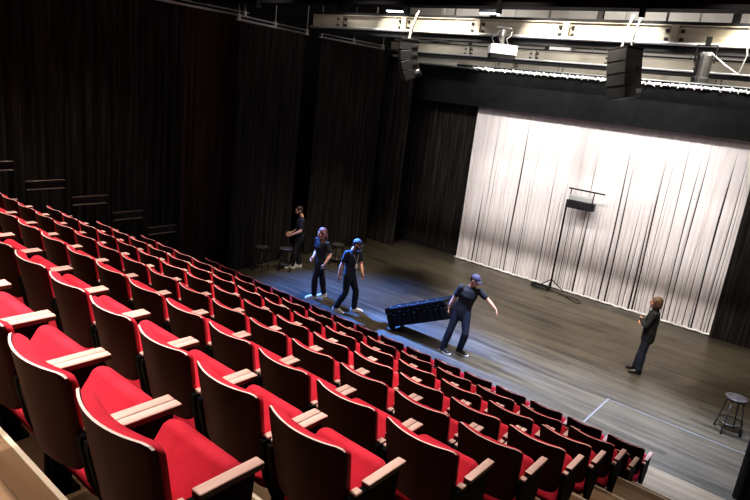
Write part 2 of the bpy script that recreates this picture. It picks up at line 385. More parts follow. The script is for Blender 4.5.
# ------------------------------------------------------------------ catwalks, beam, ceiling clutter
def bar(bm, x0, x1, y, z, sy, sz): box(bm, ((x0 + x1) / 2, y, z), (x1 - x0, sy, sz))
def catwalk(y, zpipe, k, label, ph=.0, x0=-10.95, rails=True):
    x1 = 3.0
    t = thing('catwalk', label, 'catwalk', (0, y, zpipe - .145 * k), 0, 'overhead lighting catwalks')
    bm = BM(); bar(bm, x0, x1, .06 * k, .255 * k, .05 * k, .19 * k); obj('side_panel', bm, 'beige', t)
    bm = BM(); bar(bm, x0, x1, .06 * k, .085 * k, .10 * k, .075 * k); obj('lower_beam', bm, 'dark_steel', t)
    bm = BM(); bar(bm, x0, x1, .33 * k, .14 * k, .46 * k, .03); obj('walkway_grating', bm, 'dark_steel', t)
    bm = BM(); tube(bm, [(x0, -.02, .145 * k), (x1, -.02, .145 * k)], .026 * k, 8); obj('lighting_pipe', bm, 'grey_pipe', t, True)
    bm = BM(); bar(bm, x0, x1, .05 * k, .378 * k, .05 * k, .035 * k); obj('rail', bm, 'dark_steel', t)
    bm = BM(); bar(bm, x0, x1, .03 * k, .352 * k, .03 * k, .014 * k); obj('pale_trim', bm, 'beige', t)
    if rails: bm = BM(); bar(bm, x0, x1, .06 * k, .80 * k, .04 * k, .04 * k); obj('rail', bm, 'dark_steel', t)
    xs = x0 + .5 + ph
    while xs < x1:
        bm = BM(); box(bm, (xs, .02 * k, .255 * k), (.09 * k, .05 * k, .20 * k), bev=.006, seg=1)
        for s in (-1, 1):
            for dz in (-.05, .045):
                g = box(bm, (xs + s * .085 * k, .028 * k, (.245 + dz) * k), (.04 * k, .03 * k, .035 * k))
                for f in {f for v in g for f in v.link_faces}: f.material_index = 1
        obj('stiffener', bm, ['beige', 'dark_steel'], t)
        xs += 2.0
    xs = x0 + .2 + ph
    while rails and xs < x1:
        bm = BM(); box(bm, (xs, .06 * k, .6 * k), (.075 * k, .05 * k, .42 * k)); obj('rail_post', bm, 'dark_steel', t)
        bm = BM(); tube(bm, [(xs + 1.1, .3 * k, .2 * k), (xs + 1.1, .3 * k, ZT - t.location.z - .01)], .022, 6); obj('hanger', bm, 'grey_pipe', t, True)
        xs += 2.3
    return t
catwalk(3.95, 6.36, 1.5, 'nearest beige sided catwalk, just behind the hanging speakers', ph=.55)
catwalk(7.35, 6.16, 1.15, 'middle beige sided catwalk beyond the hanging speakers', ph=.3)
catwalk(8.85, 5.99, .75, 'farthest beige catwalk just above the black border curtain', ph=.9, rails=False, x0=-9.4)
t = thing('lighting_bar', 'big black beam across the top of the picture with a few lamps', 'beam', (0, .4, 6.35))
bm = BM(); bar(bm, -10.9, 3., 0, .2, .3, .38); obj('beam', bm, 'dark_steel', t)
bm = BM(); tube(bm, [(-10.9, -.2, .16), (3, -.2, .16)], .024, 8); obj('pipe', bm, 'grey_pipe', t, True)
for xx in (-8.6, -6.4, -3.3, -1.3):
    bm = BM(); box(bm, (xx, -.18, .0), (.06, .07, .2)); obj('clamp', bm, 'dark_steel', t)
for xx in (-9, -3, 2):
    bm = BM(); tube(bm, [(xx, 0, .3), (xx, 0, ZT - 6.36)], .02, 6); obj('hanger', bm, 'dark_steel', t)
# track pipes the side curtains hang from
for a, b, lab in (((LX, -2.2, 6.29), (-11.05, 1.95, 6.29), 'pale curtain track pipe above the long left wall curtain'),
                  ((-10.62, 1.25, 6.16), (-11.03, 3.95, 6.16), 'pale curtain track pipe above the stools at left'),
                  ((-10.9, 4.2, 6.15), (-11.0, 7.15, 6.15), 'pale curtain track pipe at far left near the hanging speaker')):
    t = thing('curtain_track', lab, 'pipe', a); a, b = Vector(a), Vector(b); d = b - a
    bm = BM(); tube(bm, [(0, 0, 0), d], .028, 8); tube(bm, [(.0, -.03, .09), d + Vector((0, 0, .09))], .018, 8); obj('pipe', bm, 'grey_pipe', t, True)
    for f in (.03, .5, .97):
        bm = BM(); box(bm, d * f + Vector((0, 0, .05)), (.07, .07, .16), bev=.01, seg=1); obj('clamp', bm, 'grey_pipe', t)
        bm = BM(); tube(bm, [d * f + Vector((0, 0, .1)), d * f + Vector((0, 0, ZT - a.z))], .012, 6); obj('hanger', bm, 'grey_pipe', t)
# ducts, cable trays and pipes on the upper back wall
rnd = random.Random(21)
for i in range(7):
    x = -10.4 + i * 1.95 + rnd.uniform(-.3, .3)
    t = thing('duct_box', 'grey service box high on the pale back wall, %s from the left' % ORD[i + 1], 'service box', (x, YB - .24, 6.5 + rnd.uniform(-.25, .5)), 0, 'service boxes on the upper back wall')
    bm = BM(); box(bm, (0, 0, 0), (rnd.uniform(.4, .9), .2, .2), bev=.01, seg=1); obj('box', bm, 'dark_steel' if i % 2 else 'grey_pipe', t)
    bm = BM(); tube(bm, [(0, .0, .1), (0, 0, ZT - t.location.z)], .02, 6); obj('conduit', bm, 'grey_pipe', t)
for j, z in enumerate((6.22, 6.75, 7.3)):
    bm = BM(); tube(bm, [(XL + .1, YB - .08, z), (XR - .1, YB - .08, z)], .035, 8)
    tag(obj('conduit_pipe', bm, 'dark_steel' if j == 1 else 'grey_pipe', None, True), ['lowest', 'middle', 'topmost'][j] + ' long pipe along the pale upper back wall', 'pipe')

# ------------------------------------------------------------------ hanging loudspeakers, box and spotlight
def line_array(x, y, ztop, rz, label, n=4, curl=3):
    t = thing('line_array_speaker', label, 'loudspeaker', (x, y, ztop), rz, 'hanging loudspeakers')
    bm = BM(); box(bm, (0, 0, .025), (.46, .38, .04), bev=.005, seg=1); obj('hanging_frame', bm, 'dark_steel', t)
    z, yy, ang = 0., 0., 0.
    for i in range(n):
        h = .20; Rm = Matrix.Rotation(rad(ang), 3, 'X')
        c = Vector((0, yy, z)) + Rm @ Vector((0, 0, -h / 2))
        bm = BM(); box(bm, c, (.44, .38, h + .008), Rm, bev=.010); b = obj('cabinet', bm, 'speaker', t)
        bm = BM(); box(bm, c + Rm @ Vector((0, -.192, 0)), (.41, .014, h - .03), Rm); obj('grille', bm, 'grille', b)
        for s in (-1, 1):
            bm = BM(); box(bm, c + Rm @ Vector((s * .224, .11, 0)), (.016, .12, .07), Rm, bev=.004, seg=1); obj('rigging', bm, 'case_metal' if i == n - 1 else 'grille', b)
        e = Vector((0, yy, z)) + Rm @ Vector((0, 0, -h)); yy, z = e.y, e.z; ang += curl
    for dx in (-.10, .12):
        bm = BM(); tube(bm, [(dx, 0, .03), (dx + .02, .03, .3), (dx + .09, .12, .62)], .022, 6); obj('strap', bm, 'strap', t)
    return t
line_array(-2.45, 3.3, 6.13, rad(-26), 'black hanging loudspeaker array right of centre with white straps', curl=3, n=4).rotation_euler.y = -rad(9)
line_array(-7.18, 3.3, 6.08, rad(-46), 'black curved loudspeaker array hanging at upper left', curl=9)
t = thing('projector', 'pale grey box hanging under the catwalk between the two speakers', 'projector', (-4.88, 3.35, 6.02), rad(38)); t.scale = (1.45, 1.45, 1.45)
bm = BM(); box(bm, (0, 0, 0), (.36, .34, .13), bev=.012); obj('housing', bm, 'white_paint', t)
bm = BM(); box(bm, (0, -.01, -.085), (.33, .30, .06)); obj('underside', bm, 'dark_steel', t)
bm = BM(); tube(bm, [(0, .1, .07), (0, .1, .3)], .03, 8); box(bm, (0, .1, .3), (.2, .1, .02)); obj('mount', bm, 'grey_pipe', t)
for k in range(3):
    bm = BM(); tube(bm, [(-.12 + .1 * k, 0, .07), (-.16 + .1 * k, .02, .15), (-.1 + .1 * k, .06, .2), (-.05 + .08 * k, .08, .26)], .008, 5); obj('cable', bm, 'strap', t)
t = thing('stage_spotlight', 'small hanging stage spotlight at upper right below the catwalk', 'stage light', (-1.18, 3.35, 6.02), rad(-10)); t.scale = (1.4, 1.4, 1.4)
bm = BM(); lathe(bm, [(.06, .12), (.085, .08), (.085, -.16), (.095, -.17), (.095, -.22)], n=14); obj('lamp_body', bm, 'grille', t, False)
bm = BM(); tube(bm, [(-.11, 0, 0), (-.11, 0, .2), (.11, 0, .2), (.11, 0, 0)], .012, 6); obj('yoke', bm, 'dark_steel', t)
bm = BM(); box(bm, (0, 0, .24), (.05, .05, .1)); obj('clamp', bm, 'dark_steel', t)
bm = BM(); tube(bm, [(.05, 0, .12), (.25, 0, -.02), (.4, 0, -.1), (.45, -.02, .1), (.42, -.05, .24)], .01, 5); obj('cable', bm, 'strap', t)
for i, (x, y) in enumerate(((-6.95, 2.4), (-4.72, 2.4))):
    t = thing('hanging_work_light', 'bright bluish work light %s at the top of the picture' % ['left', 'right'][i], 'work light', (x, y, 6.62))
    bm = BM(); box(bm, (0, 0, 0), (.42, .12, .09), bev=.01); obj('housing', bm, 'dark_steel', t)
    bm = BM(); box(bm, (0, -.005, -.055), (.36, .09, .02)); obj('lens', bm, 'led', t)
    bm = BM(); tube(bm, [(0, 0, .04), (0, 0, ZT - 6.62)], .015, 6); obj('stem', bm, 'dark_steel', t)

# ------------------------------------------------------------------ lighting stand in front of the white curtain
t = thing('lighting_stand', 'tall black stand with a box on top before the white curtain', 'lighting stand', (-4.86, 8.3, 0), rad(4))
bm = BM(); tube(bm, [(0, 0, .05), (0, 0, 2.65)], .026, 8); obj('pole', bm, 'black_metal', t, True)
for k in range(3):
    a = k * 2 * PI / 3 + .5
    bm = BM(); tube(bm, [(0, 0, .32), (.42 * math.cos(a), .25 * math.sin(a), .015)], .014, 6); obj('leg', bm, 'black_metal', t)
bm = BM(); box(bm, (.36, -.02, 2.56), (.66, .2, .22), bev=.012); o = obj('lamp_box', bm, 'speaker', t)
bm = BM(); tube(bm, [(.4, -.12, 2.56), (.4, -.16, 2.56)], .07, 14); obj('lens', bm, 'grille', o)
bm = BM(); box(bm, (.36, 0, 2.74), (.62, .2, .13), bev=.01); obj('white_case', bm, 'white_paint', t)
bm = BM()
for x in (.05, .68): tube(bm, [(x, 0, 2.45), (x, 0, 2.97)], .014, 6)
tube(bm, [(.05, 0, 2.67), (.68, 0, 2.67)], .012, 6); obj('frame', bm, 'black_metal', t)
bm = BM(); tube(bm, [(-.02, 0, 2.97), (.96, 0, 2.96)], .02, 8); obj('cross_bar', bm, 'black_metal', t)
bm = BM(); box(bm, (.70, 0, 2.56), (.12, .16, .2), bev=.01); obj('side_unit', bm, 'grille', t)
def cable(pts, label, r=.014):
    cu = bpy.data.curves.new('cable', 'CURVE'); cu.dimensions = '3D'; s = cu.splines.new('NURBS'); s.points.add(len(pts) - 1)
    for p, q in zip(s.points, pts): p.co = (*q, 1)
    s.order_u = 4; s.use_endpoint_u = True; cu.bevel_depth = r; cu.bevel_resolution = 2
    o = bpy.data.objects.new('cable', cu); dg = bpy.context.evaluated_depsgraph_get(); C.objects.link(o)
    dg.update(); me = bpy.data.meshes.new_from_object(o.evaluated_get(dg)); bpy.data.objects.remove(o)
    o = link('cable', me, None, None, True); me.materials.clear(); me.materials.append(M['cable']); return tag(o, label, 'cable')
def loops(cx, cy, rx, ry, n, sd):
    r = random.Random(sd); return [(cx + rx * (1 - .08 * i / 8 + r.uniform(-.1, .1)) * math.cos(i * PI / 4), cy + ry * (1 + r.uniform(-.15, .15)) * math.sin(i * PI / 4), .014 + .0032 * i) for i in range(n)]
cable(loops(-5.12, 8.22, .36, .16, 22, 1), 'black cable coiled on the floor at the foot of the lighting stand')
cable([(-4.8, 8.2, .014), (-4.5, 8.25, .014), (-4.2, 8.05, .014), (-3.85, 7.78, .014), (-3.75, 7.95, .014), (-4.0, 8.2, .014), (-4.25, 8.2, .014), (-4.5, 8.1, .014)], 'loose black cable loop on the floor right of the lighting stand')
# ------------------------------------------------------------------ tape marks
for x0, x1, y0, y1, lab in ((-1.315, -1.285, 1.7, 2.95, 'thin pale tape line running upstage from the front row seats'), (-1.28, .95, 2.90, 2.925, 'thin pale tape line running across the stage towards the right stool')):
    bm = BM(); box(bm, ((x0 + x1) / 2, (y0 + y1) / 2, .0015), (x1 - x0, y1 - y0, .003)); tag(obj('floor_tape', bm, 'tape'), lab, 'tape')

# ------------------------------------------------------------------ stools
def stool(x, y, h, rz, label):
    t = thing('bar_stool', label, 'stool', (x, y, 0), rz, 'round backless stools')
    bm = BM(); lathe(bm, [(.155, h - .035), (.172, h - .03), (.178, h - .012), (.17, h - .002), (.12, h), (.0001, h)], n=24); obj('seat', bm, 'stool_seat', t, True)
    bm = BM(); tube(bm, [(.135 * math.cos(a * PI / 9), .135 * math.sin(a * PI / 9), h - .05) for a in range(19)], .012, 6, False); obj('seat_ring', bm, 'stand_metal', t, True)
    for k in range(4):
        a = PI / 4 + k * PI / 2; c, s = math.cos(a), math.sin(a)
        bm = BM(); tube(bm, [(.125 * c, .125 * s, h - .04), (.225 * c, .225 * s, .0)], .0125, 8); l = obj('leg', bm, 'stand_metal', t, True)
        bm = BM(); tube(bm, [(.222 * c, .222 * s, .018), (.226 * c, .226 * s, 0)], .018, 8); obj('rubber_foot', bm, 'black_metal', l)
    r = .125 + .1 * (1 - .2 / h) + .004
    bm = BM(); tube(bm, [(r * math.cos(a * PI / 12), r * math.sin(a * PI / 12), .2) for a in range(25)], .011, 6, False); obj('foot_ring', bm, 'stand_metal', t, True)
stool(-10.42, 2.28, .66, .3, 'round stool nearest the left curtain, leftmost of the stools')
stool(-10.1, 2.86, .62, .7, 'round stool right under the hands of the bending man')
stool(-9.72, 4.50, .62, .2, 'round stool alone behind the long haired person')
stool(.57, 3.52, .66, .5, 'round stool standing alone at the right edge of the stage')

# ------------------------------------------------------------------ road case (tilted on its wheels)
t = thing('road_case', 'long black ribbed equipment case tilted on end and pulled by man', 'case', (-5.80, 2.24, .05))
t.rotation_euler = (0, -rad(25.5), 0)
Lc, Dc, Hc = 1.58, .46, .42
bm = BM(); box(bm, (Lc / 2, 0, Hc * .33), (Lc, Dc, Hc * .64), bev=.025); obj('body', bm, 'case', t)
bm = BM(); box(bm, (Lc / 2, 0, Hc * .83), (Lc + .01, Dc + .01, Hc * .33), bev=.025); lid = obj('lid', bm, 'case', t)
for i in range(11):
    x = .1 + i * (Lc - .2) / 10
    bm = BM(); box(bm, (x, -Dc / 2 - .008, Hc * .33), (.055, .024, Hc * .56), bev=.008); obj('rib', bm, 'case', t)
    bm = BM(); box(bm, (x, Dc / 2 + .008, Hc * .33), (.055, .024, Hc * .56), bev=.008); obj('rib', bm, 'case', t)
    bm = BM(); box(bm, (x, 0, Hc + .004), (.055, Dc - .06, .018), bev=.006); obj('rib', bm, 'case', lid)
for i in range(6):
    x = .16 + i * (Lc - .32) / 5
    bm = BM(); box(bm, (x, -Dc / 2 - .012, Hc * .67), (.06, .02, .07), bev=.006); obj('latch', bm, 'black_metal', t)
    bm = BM(); box(bm, (x, -Dc / 2 + .02, Hc + .006), (.05, .03, .02), bev=.005); obj('corner_plate', bm, 'case_metal', lid)
for s in (-1, 1):
    bm = BM(); tube(bm, [(.055, s * (Dc / 2 - .03), .0), (.055, s * (Dc / 2 - .09), .0)], .062, 14); obj('wheel', bm, 'dark_steel', t)
bm = BM(); tube(bm, [(Lc, -.12, Hc * .6), (Lc + .07, -.12, Hc * .6), (Lc + .07, .12, Hc * .6), (Lc, .12, Hc * .6)], .014, 8); obj('handle', bm, 'black_metal', t, True)
bm = BM(); box(bm, (Lc + .012, 0, Hc * .45), (.02, Dc - .08, Hc * .7), bev=.008); obj('end_plate', bm, 'grille', t)

# ------------------------------------------------------------------ people
def loft(bm, pts, rad_, side, n=16):
    """closed loft; side = lateral axis (or one per point); radius (lateral, depth) per point; rounded ends"""
    pts = [Vector(p) for p in pts]; rings = []
    N = len(pts)
    def ring(p, d, sd, ra, rb):
        d = d.normalized(); a = (sd - d * sd.dot(d)).normalized(); b = d.cross(a)
        return [bm.verts.new(p + ra * math.cos(2 * PI * k / n) * a + rb * math.sin(2 * PI * k / n) * b) for k in range(n)]
    for i, p in enumerate(pts):
        d = pts[min(i + 1, N - 1)] - pts[max(i - 1, 0)]
        sd = Vector(side[i]) if isinstance(side, list) else Vector(side)
        r = rad_[i]; ra, rb = r if isinstance(r, tuple) else (r, r)
        if i == 0:
            m = min(ra, rb)
            for f, c in ((.9, .44), (.55, .83)): rings.append(ring(p - d.normalized() * m * f * .8, d, sd, ra * c, rb * c))
        rings.append(ring(p, d, sd, ra, rb))
        if i == N - 1:
            m = min(ra, rb)
            for f, c in ((.55, .83), (.9, .44)): rings.append(ring(p + d.normalized() * m * f * .8, d, sd, ra * c, rb * c))
    for A, B in zip(rings, rings[1:]):
        for k in range(n): bm.faces.new((A[k], A[(k + 1) % n], B[(k + 1) % n], B[k]))
    bm.faces.new(rings[0][::-1]); bm.faces.new(rings[-1])
def blob(bm, c, ax, r, seg=16):
    """ellipsoid: axes = 3 unit vectors, radii"""
    g = bmesh.ops.create_uvsphere(bm, u_segments=seg, v_segments=seg // 2 + 2, radius=1)['verts']
    for v in g: q = v.co.copy(); v.co = Vector(c) + ax[0] * q.x * r[0] + ax[1] * q.y * r[1] + ax[2] * q.z * r[2]
def fuse(name, bm, m, parent, vox=.008, it=3):
    """voxel union of the overlapping pieces -> one continuous surface"""
    me = bpy.data.meshes.new('t'); bmesh.ops.recalc_face_normals(bm, faces=bm.faces); bm.to_mesh(me); bm.free()
    o = bpy.data.objects.new('t', me); C.objects.link(o)
    r = o.modifiers.new('r', 'REMESH'); r.mode = 'VOXEL'; r.voxel_size = vox; r.use_smooth_shade = True
    s = o.modifiers.new('s', 'SMOOTH'); s.iterations = it; s.factor = .5
    dg = bpy.context.evaluated_depsgraph_get(); dg.update()
    me2 = bpy.data.meshes.new_from_object(o.evaluated_get(dg)); me2.name = name
    bpy.data.objects.remove(o); bpy.data.meshes.remove(me)
    me2.materials.clear()
    return link(name, me2, m, parent, True)
def lerp(a, b, f): return a + (b - a) * f

def person(root_xy, label, J, clothes, headgear, cat='person'):
    """J: joints as (e, n, z): e = to the right as the camera sees it, n = towards the camera, z up, metres from the floor"""
    rx, ry = root_xy
    t = thing('person', label, cat, (rx, ry, 0))
    dv = Vector((rx - CAM.x, ry - CAM.y, 0)).normalized()
    E_, N_ = Vector((dv.y, -dv.x, 0)), -dv
    W = lambda p: E_ * p[0] + N_ * p[1] + Vector((0, 0, p[2]))
    D = lambda p: W(p).normalized()
    Z = Vector((0, 0, 1))
    k = J.get('k', 1.)          # build (women a little slimmer)
    hip = {s: W(J['hip' + s]) for s in 'LR'}; kn = {s: W(J['knee' + s]) for s in 'LR'}; an = {s: W(J['ank' + s]) for s in 'LR'}
    toe = {s: D(J['toe' + s]) for s in 'LR'}
    sh = {s: W(J['sh' + s]) for s in 'LR'}; el = {s: W(J['el' + s]) for s in 'LR'}; wr = {s: W(J['wr' + s]) for s in 'LR'}
    hd = {s: D(J['hand' + s]) for s in 'LR'}
    head = W(J['head']); face = D(J['face'])
    pel = (hip['L'] + hip['R']) / 2; shc = (sh['L'] + sh['R']) / 2
    hs = (hip['R'] - hip['L']).normalized(); ss = (sh['R'] - sh['L']).normalized()
    fwd = Z.cross(ss).normalized()          # body's front: right x... R side is +ss
    neck = shc + Z * .065
    # ---- head frame
    hu = (head - neck).normalized() * .35 + Z * .65; hu = (hu - face * hu.dot(face)).normalized(); hr = face.cross(hu)
    def torso(bm, g, top=True, low=0.):
        P = [pel - Z * (.06 + low), pel + Z * .04, lerp(pel, shc, .38), lerp(pel, shc, .72) + fwd * .008, shc - Z * .035, shc + Z * .02]
        S = [hs, hs, (hs + ss).normalized(), ss, ss, ss]
        rr = [(.150, .105), (.160, .112), (.140, .100), (.163 * k, .115), (.160 * k, .092), (.10 * k, .062)]
        loft(bm, P, [(a * (.94 + .06 * k) + g, b + g) for a, b in rr], S, 20)
    def arm(bm, s, g, f0=0., f1=1., whole=True):
        A, B, Cc = sh[s], el[s], wr[s]
        if whole:
            loft(bm, [A, lerp(A, B, .35), lerp(A, B, .8), B], [.056 * k + g, .050 * k + g, .041 * k + g, .039 * k + g], fwd, 14)
            loft(bm, [B, lerp(B, Cc, .3), lerp(B, Cc, .8), Cc], [.039 * k + g, .042 * k + g, .030 * k + g, (.030 * k + g, .022 * k + g)], fwd, 14)
        else:
            loft(bm, [A, lerp(A, B, .35), lerp(A, B, f1)], [.054 * k + g, .051 * k + g, .049 * k + g], fwd, 14)
    def leg(bm, s, g, to=1.):
        A, B, Cc = hip[s], kn[s], an[s]
        loft(bm, [A + Z * .03, lerp(A, B, .3), lerp(A, B, .8), B], [.088 * k + g, .080 * k + g, .060 + g, .056 + g], hs, 16)
        e = lerp(B, Cc, to)
        loft(bm, [B, lerp(B, Cc, .28), lerp(B, Cc, .75), e], [.056 + g, .060 + g * 1.1, .043 + g * 1.5, .038 + g * 1.9], hs, 16)
    # ---- body (one continuous surface)
    bm = BM(); torso(bm, 0)
    loft(bm, [shc - Z * .01, neck, lerp(neck, head, .75)], [.075, .056 * k, .052 * k], ss, 14)
    for s in 'LR':
        arm(bm, s, 0); leg(bm, s, 0)
        blob(bm, sh[s], (ss, fwd, Z), (.06 * k, .058 * k, .058 * k))
        # hand: palm, four fingers of unequal length, thumb from the side of the palm
        d = hd[s]; pn = fwd * (1 if True else 1)
        inn = (shc - sh[s]).normalized(); inn = (inn - d * inn.dot(d)).normalized()      # palm faces the body
        lat = d.cross(inn).normalized()
        fr = lat if lat.dot(fwd) > 0 else -lat                                          # thumb side looks forward
        p0 = wr[s]; kn_ = p0 + d * .085
        loft(bm, [p0, p0 + d * .035, kn_], [(.026, .019), (.038, .016), (.040, .013)], fr, 12)
        curl = J.get('curl' + s, .45)
        for q, ln in ((.030, .070), (.010, .080), (-.011, .074), (-.031, .058)):
            b0 = kn_ + fr * q - d * .01; a1 = d * math.cos(curl * .5) + inn * math.sin(curl * .5); a2 = d * math.cos(curl * 1.6) + inn * math.sin(curl * 1.6)
            m1 = b0 + a1 * ln * .52; loft(bm, [b0, m1, m1 + a2 * ln * .48], [.0095, .009, .0075], fr, 8)
        tb = p0 + d * .028 + fr * .026; t1 = (fr * .75 + d * .6 + inn * .25).normalized(); t2 = (fr * .25 + d * .9 + inn * .35).normalized()
        loft(bm, [tb, tb + t1 * .036, tb + t1 * .036 + t2 * .030], [.013, .0115, .009], inn, 8)
        # foot
        f = toe[s]; fs = Z.cross(f).normalized(); a = an[s]; gz = J.get('lift' + s, 0.)
        loft(bm, [a - f * .045 - Z * (a.z - gz - .035), a + f * .05 - Z * (a.z - gz - .04), a + f * .15 - Z * (a.z - gz - .028)], [(.032, .03), (.038, .034), (.040, .022)], fs, 12)
        loft(bm, [a, a - Z * (a.z - gz - .05)], [.036, .036], fs, 12)
    c = head
    blob(bm, c + hu * .025, (hr, face, hu), (.077, .096, .098), 24)                       # skull
    loft(bm, [c + face * .02 + hu * .02, c + face * .032 - hu * .06, c + face * .042 - hu * .098], [(.068, .074), (.058, .062), (.036, .040)], hr, 16)   # face to chin
    blob(bm, c + face * .086 + hu * .028, (hr, face, hu), (.046, .016, .012), 12)          # brow
    loft(bm, [c + face * .094 + hu * .018, c + face * .108 - hu * .010, c + face * .112 - hu * .026], [.010, .012, (.017, .012)], hr, 10)               # nose
    blob(bm, c + face * .089 - hu * .056, (hr, face, hu), (.025, .011, .010), 10)          # mouth
    for s in (-1, 1):
        blob(bm, c + hr * s * .079 - face * .004 - hu * .002, (hr, face, hu), (.012, .022, .032), 12)
        blob(bm, c + hr * s * .045 + face * .070 - hu * .022, (hr, face, hu), (.022, .020, .020), 10)
    body = fuse('body', bm, ['skin', 'eye', 'lips'], t, .0065, 2)
    ec = [c + hr * s * .033 + face * .092 + hu * .006 for s in (-1, 1)]; mc = c + face * .098 - hu * .056
    for p in body.data.polygons:
        q = p.center
        if min((q - x).length for x in ec) < .0125: p.material_index = 1
        elif abs((q - mc).dot(hr)) < .024 and abs((q - mc).dot(hu)) < .0085 and (q - c).dot(face) > .07: p.material_index = 2
    # ---- clothing
    if 'shirt' in clothes:
        nm, m, slv = clothes['shirt']
        bm = BM(); torso(bm, .016, low=.05)
        for s in 'LR':
            blob(bm, sh[s], (ss, fwd, Z), (.066 * k, .064 * k, .062 * k))
            if slv < 1: arm(bm, s, .016, f1=slv, whole=False)
            else:
                arm(bm, s, .014)
        if nm == 'jacket': loft(bm, [pel + Z * .1, pel - Z * .12], [(.165, .125), (.172, .13)], hs, 20)
        else: loft(bm, [pel + Z * .1, pel - Z * .07], [(.166, .122), (.170, .126)], hs, 20)
        fuse(nm, bm, m, t, .009, 4)
    bm = BM()
    loft(bm, [pel - Z * .06, pel + Z * .03, pel + Z * .09], [(.155, .115), (.168, .122), (.158, .114)], hs, 20)
    for s in 'LR': leg(bm, s, .016, to=.97)
    fuse('trousers', bm, clothes['trousers'], t, .009, 3)
    for s in 'LR':
        f = toe[s] * (1 if k == 1 else .86); fs = Z.cross(f).normalized(); a = an[s]; gz = J.get('lift' + s, 0.)
        g0 = a - Z * (a.z - gz)
        bm = BM()
        loft(bm, [g0 - f * .055 + Z * .05, g0 + f * .03 + Z * .055, g0 + f * .12 + Z * .042, g0 + f * .175 + Z * .034], [(.040, .045), (.046, .050), (.050, .036), (.042, .026)], fs, 14)
        loft(bm, [g0 + Z * .05 - f * .015, g0 + Z * .12 - f * .015], [.050, .047], fs, 14)
        so = fuse('shoe', bm, clothes['shoes'], t, .008, 2)
        bm = BM()
        pts = [(-.085, .030), (-.06, .042), (0, .045), (.07, .050), (.14, .054), (.19, .045), (.212, .025)]
        lo = [g0 + f * a_ + fs * b_ for a_, b_ in pts] + [g0 + f * a_ - fs * b_ for a_, b_ in pts[::-1]]
        A = [bm.verts.new(p + Z * .001) for p in lo]; B = [bm.verts.new(p + Z * .024) for p in lo]; nn = len(lo)
        for i in range(nn): bm.faces.new((A[i], A[(i + 1) % nn], B[(i + 1) % nn], B[i]))
        bm.faces.new(A[::-1]); bm.faces.new(B)
        obj('sole', bm, clothes.get('sole', 'sole'), so)
    # ---- hair / cap
    ax = (hr, face, hu)
    def cut(o_bm, keep):
        for v in [v for v in o_bm.verts if not keep(v.co)]: o_bm.verts.remove(v)
    for kind in headgear:
        bm = BM()
        if kind[0] == 'cap':
            blob(bm, c + hu * .040 - face * .004, ax, (.088, .106, .098), 24); cut(bm, lambda q: (q - c).dot(hu) > .028)
            o = obj('cap', bm, kind[1], t, True)
            sol = o.modifiers.new('s', 'SOLIDIFY'); sol.thickness = .004
            bm = BM(); gr = []
            for i in range(9):
                a = -1.15 + 2.3 * i / 8
                p = c + hu * (.034 + .008 * math.cos(a)) + hr * .082 * math.sin(a) + face * (.094 * math.cos(a) - .01)
                q = c + hu * (.018 - .006 * abs(math.sin(a))) + hr * .078 * math.sin(a) + face * (.094 * math.cos(a) + .075 * math.cos(a * .9))
                gr.append((bm.verts.new(p), bm.verts.new(q)))
            for A, B in zip(gr, gr[1:]): bm.faces.new((A[0], B[0], B[1], A[1]))
            v = obj('visor', bm, kind[1], o, True); sv = v.modifiers.new('s', 'SOLIDIFY'); sv.thickness = .005
            bm = BM(); blob(bm, c + hu * .137, ax, (.008, .008, .006), 8); obj('button', bm, kind[1], o, True)
        if kind[0] == 'nape':     # the short hair that shows under the cap
            blob(bm, c - face * .022 + hu * .012, ax, (.080, .088, .075), 20)
            fuse('hair', bm, kind[1], t, .008, 1)
        if kind[0] == 'short':
            blob(bm, c + hu * .045 - face * .016, ax, (.085, .098, .094), 20)
            blob(bm, c + hu * .0 - face * .035, ax, (.081, .076, .07), 20)
            if kind[2]: blob(bm, c + hu * .105 - face * .085, ax, (.034, .034, .034), 12)
            fuse('hair', bm, kind[1], t, .008, 2)
        if kind[0] == 'beard':
            blob(bm, c + face * .048 - hu * .085, ax, (.052, .050, .036), 14); blob(bm, c + face * .092 - hu * .040, ax, (.03, .012, .008), 10)
            for s in (-1, 1): loft(bm, [c + hr * s * .070 + face * .02 - hu * .02, c + hr * s * .058 + face * .045 - hu * .07], [.016, .022], hr, 8)
            fuse('beard', bm, kind[1], t, .007, 2)
        if kind[0] == 'long':
            blob(bm, c + hu * .040 - face * .016, ax, (.092, .106, .100), 20)
            for s in (-1, 1):
                loft(bm, [c + hr * s * .066 - face * .01 + hu * .03, c + hr * s * .088 + face * .005 - hu * .08, c + hr * s * .10 + face * .045 - hu * .20, c + hr * s * .085 + face * .10 - hu * .33], [(.035, .05), (.034, .055), (.036, .045), (.018, .022)], face, 12)
            loft(bm, [c - face * .06 + hu * .03, c - face * .085 - hu * .09, c - face * .075 - hu * .24], [(.085, .05), (.105, .045), (.085, .03)], hr, 14)
            fuse('hair', bm, kind[1], t, .009, 2)
        if kind[0] == 'bob':
            blob(bm, c + hu * .040 - face * .020, ax, (.098, .108, .104), 20)
            loft(bm, [c - face * .04 + hu * .05, c - face * .045 - hu * .04, c - face * .035 - hu * .095], [(.100, .085), (.108, .085), (.095, .07)], hr, 16)
            for s in (-1, 1): loft(bm, [c + hr * s * .075 + face * .03 + hu * .05, c + hr * s * .086 + face * .022 - hu * .06], [(.028, .03), (.022, .03)], face, 10)
            fuse('hair', bm, kind[1], t, .009, 2)
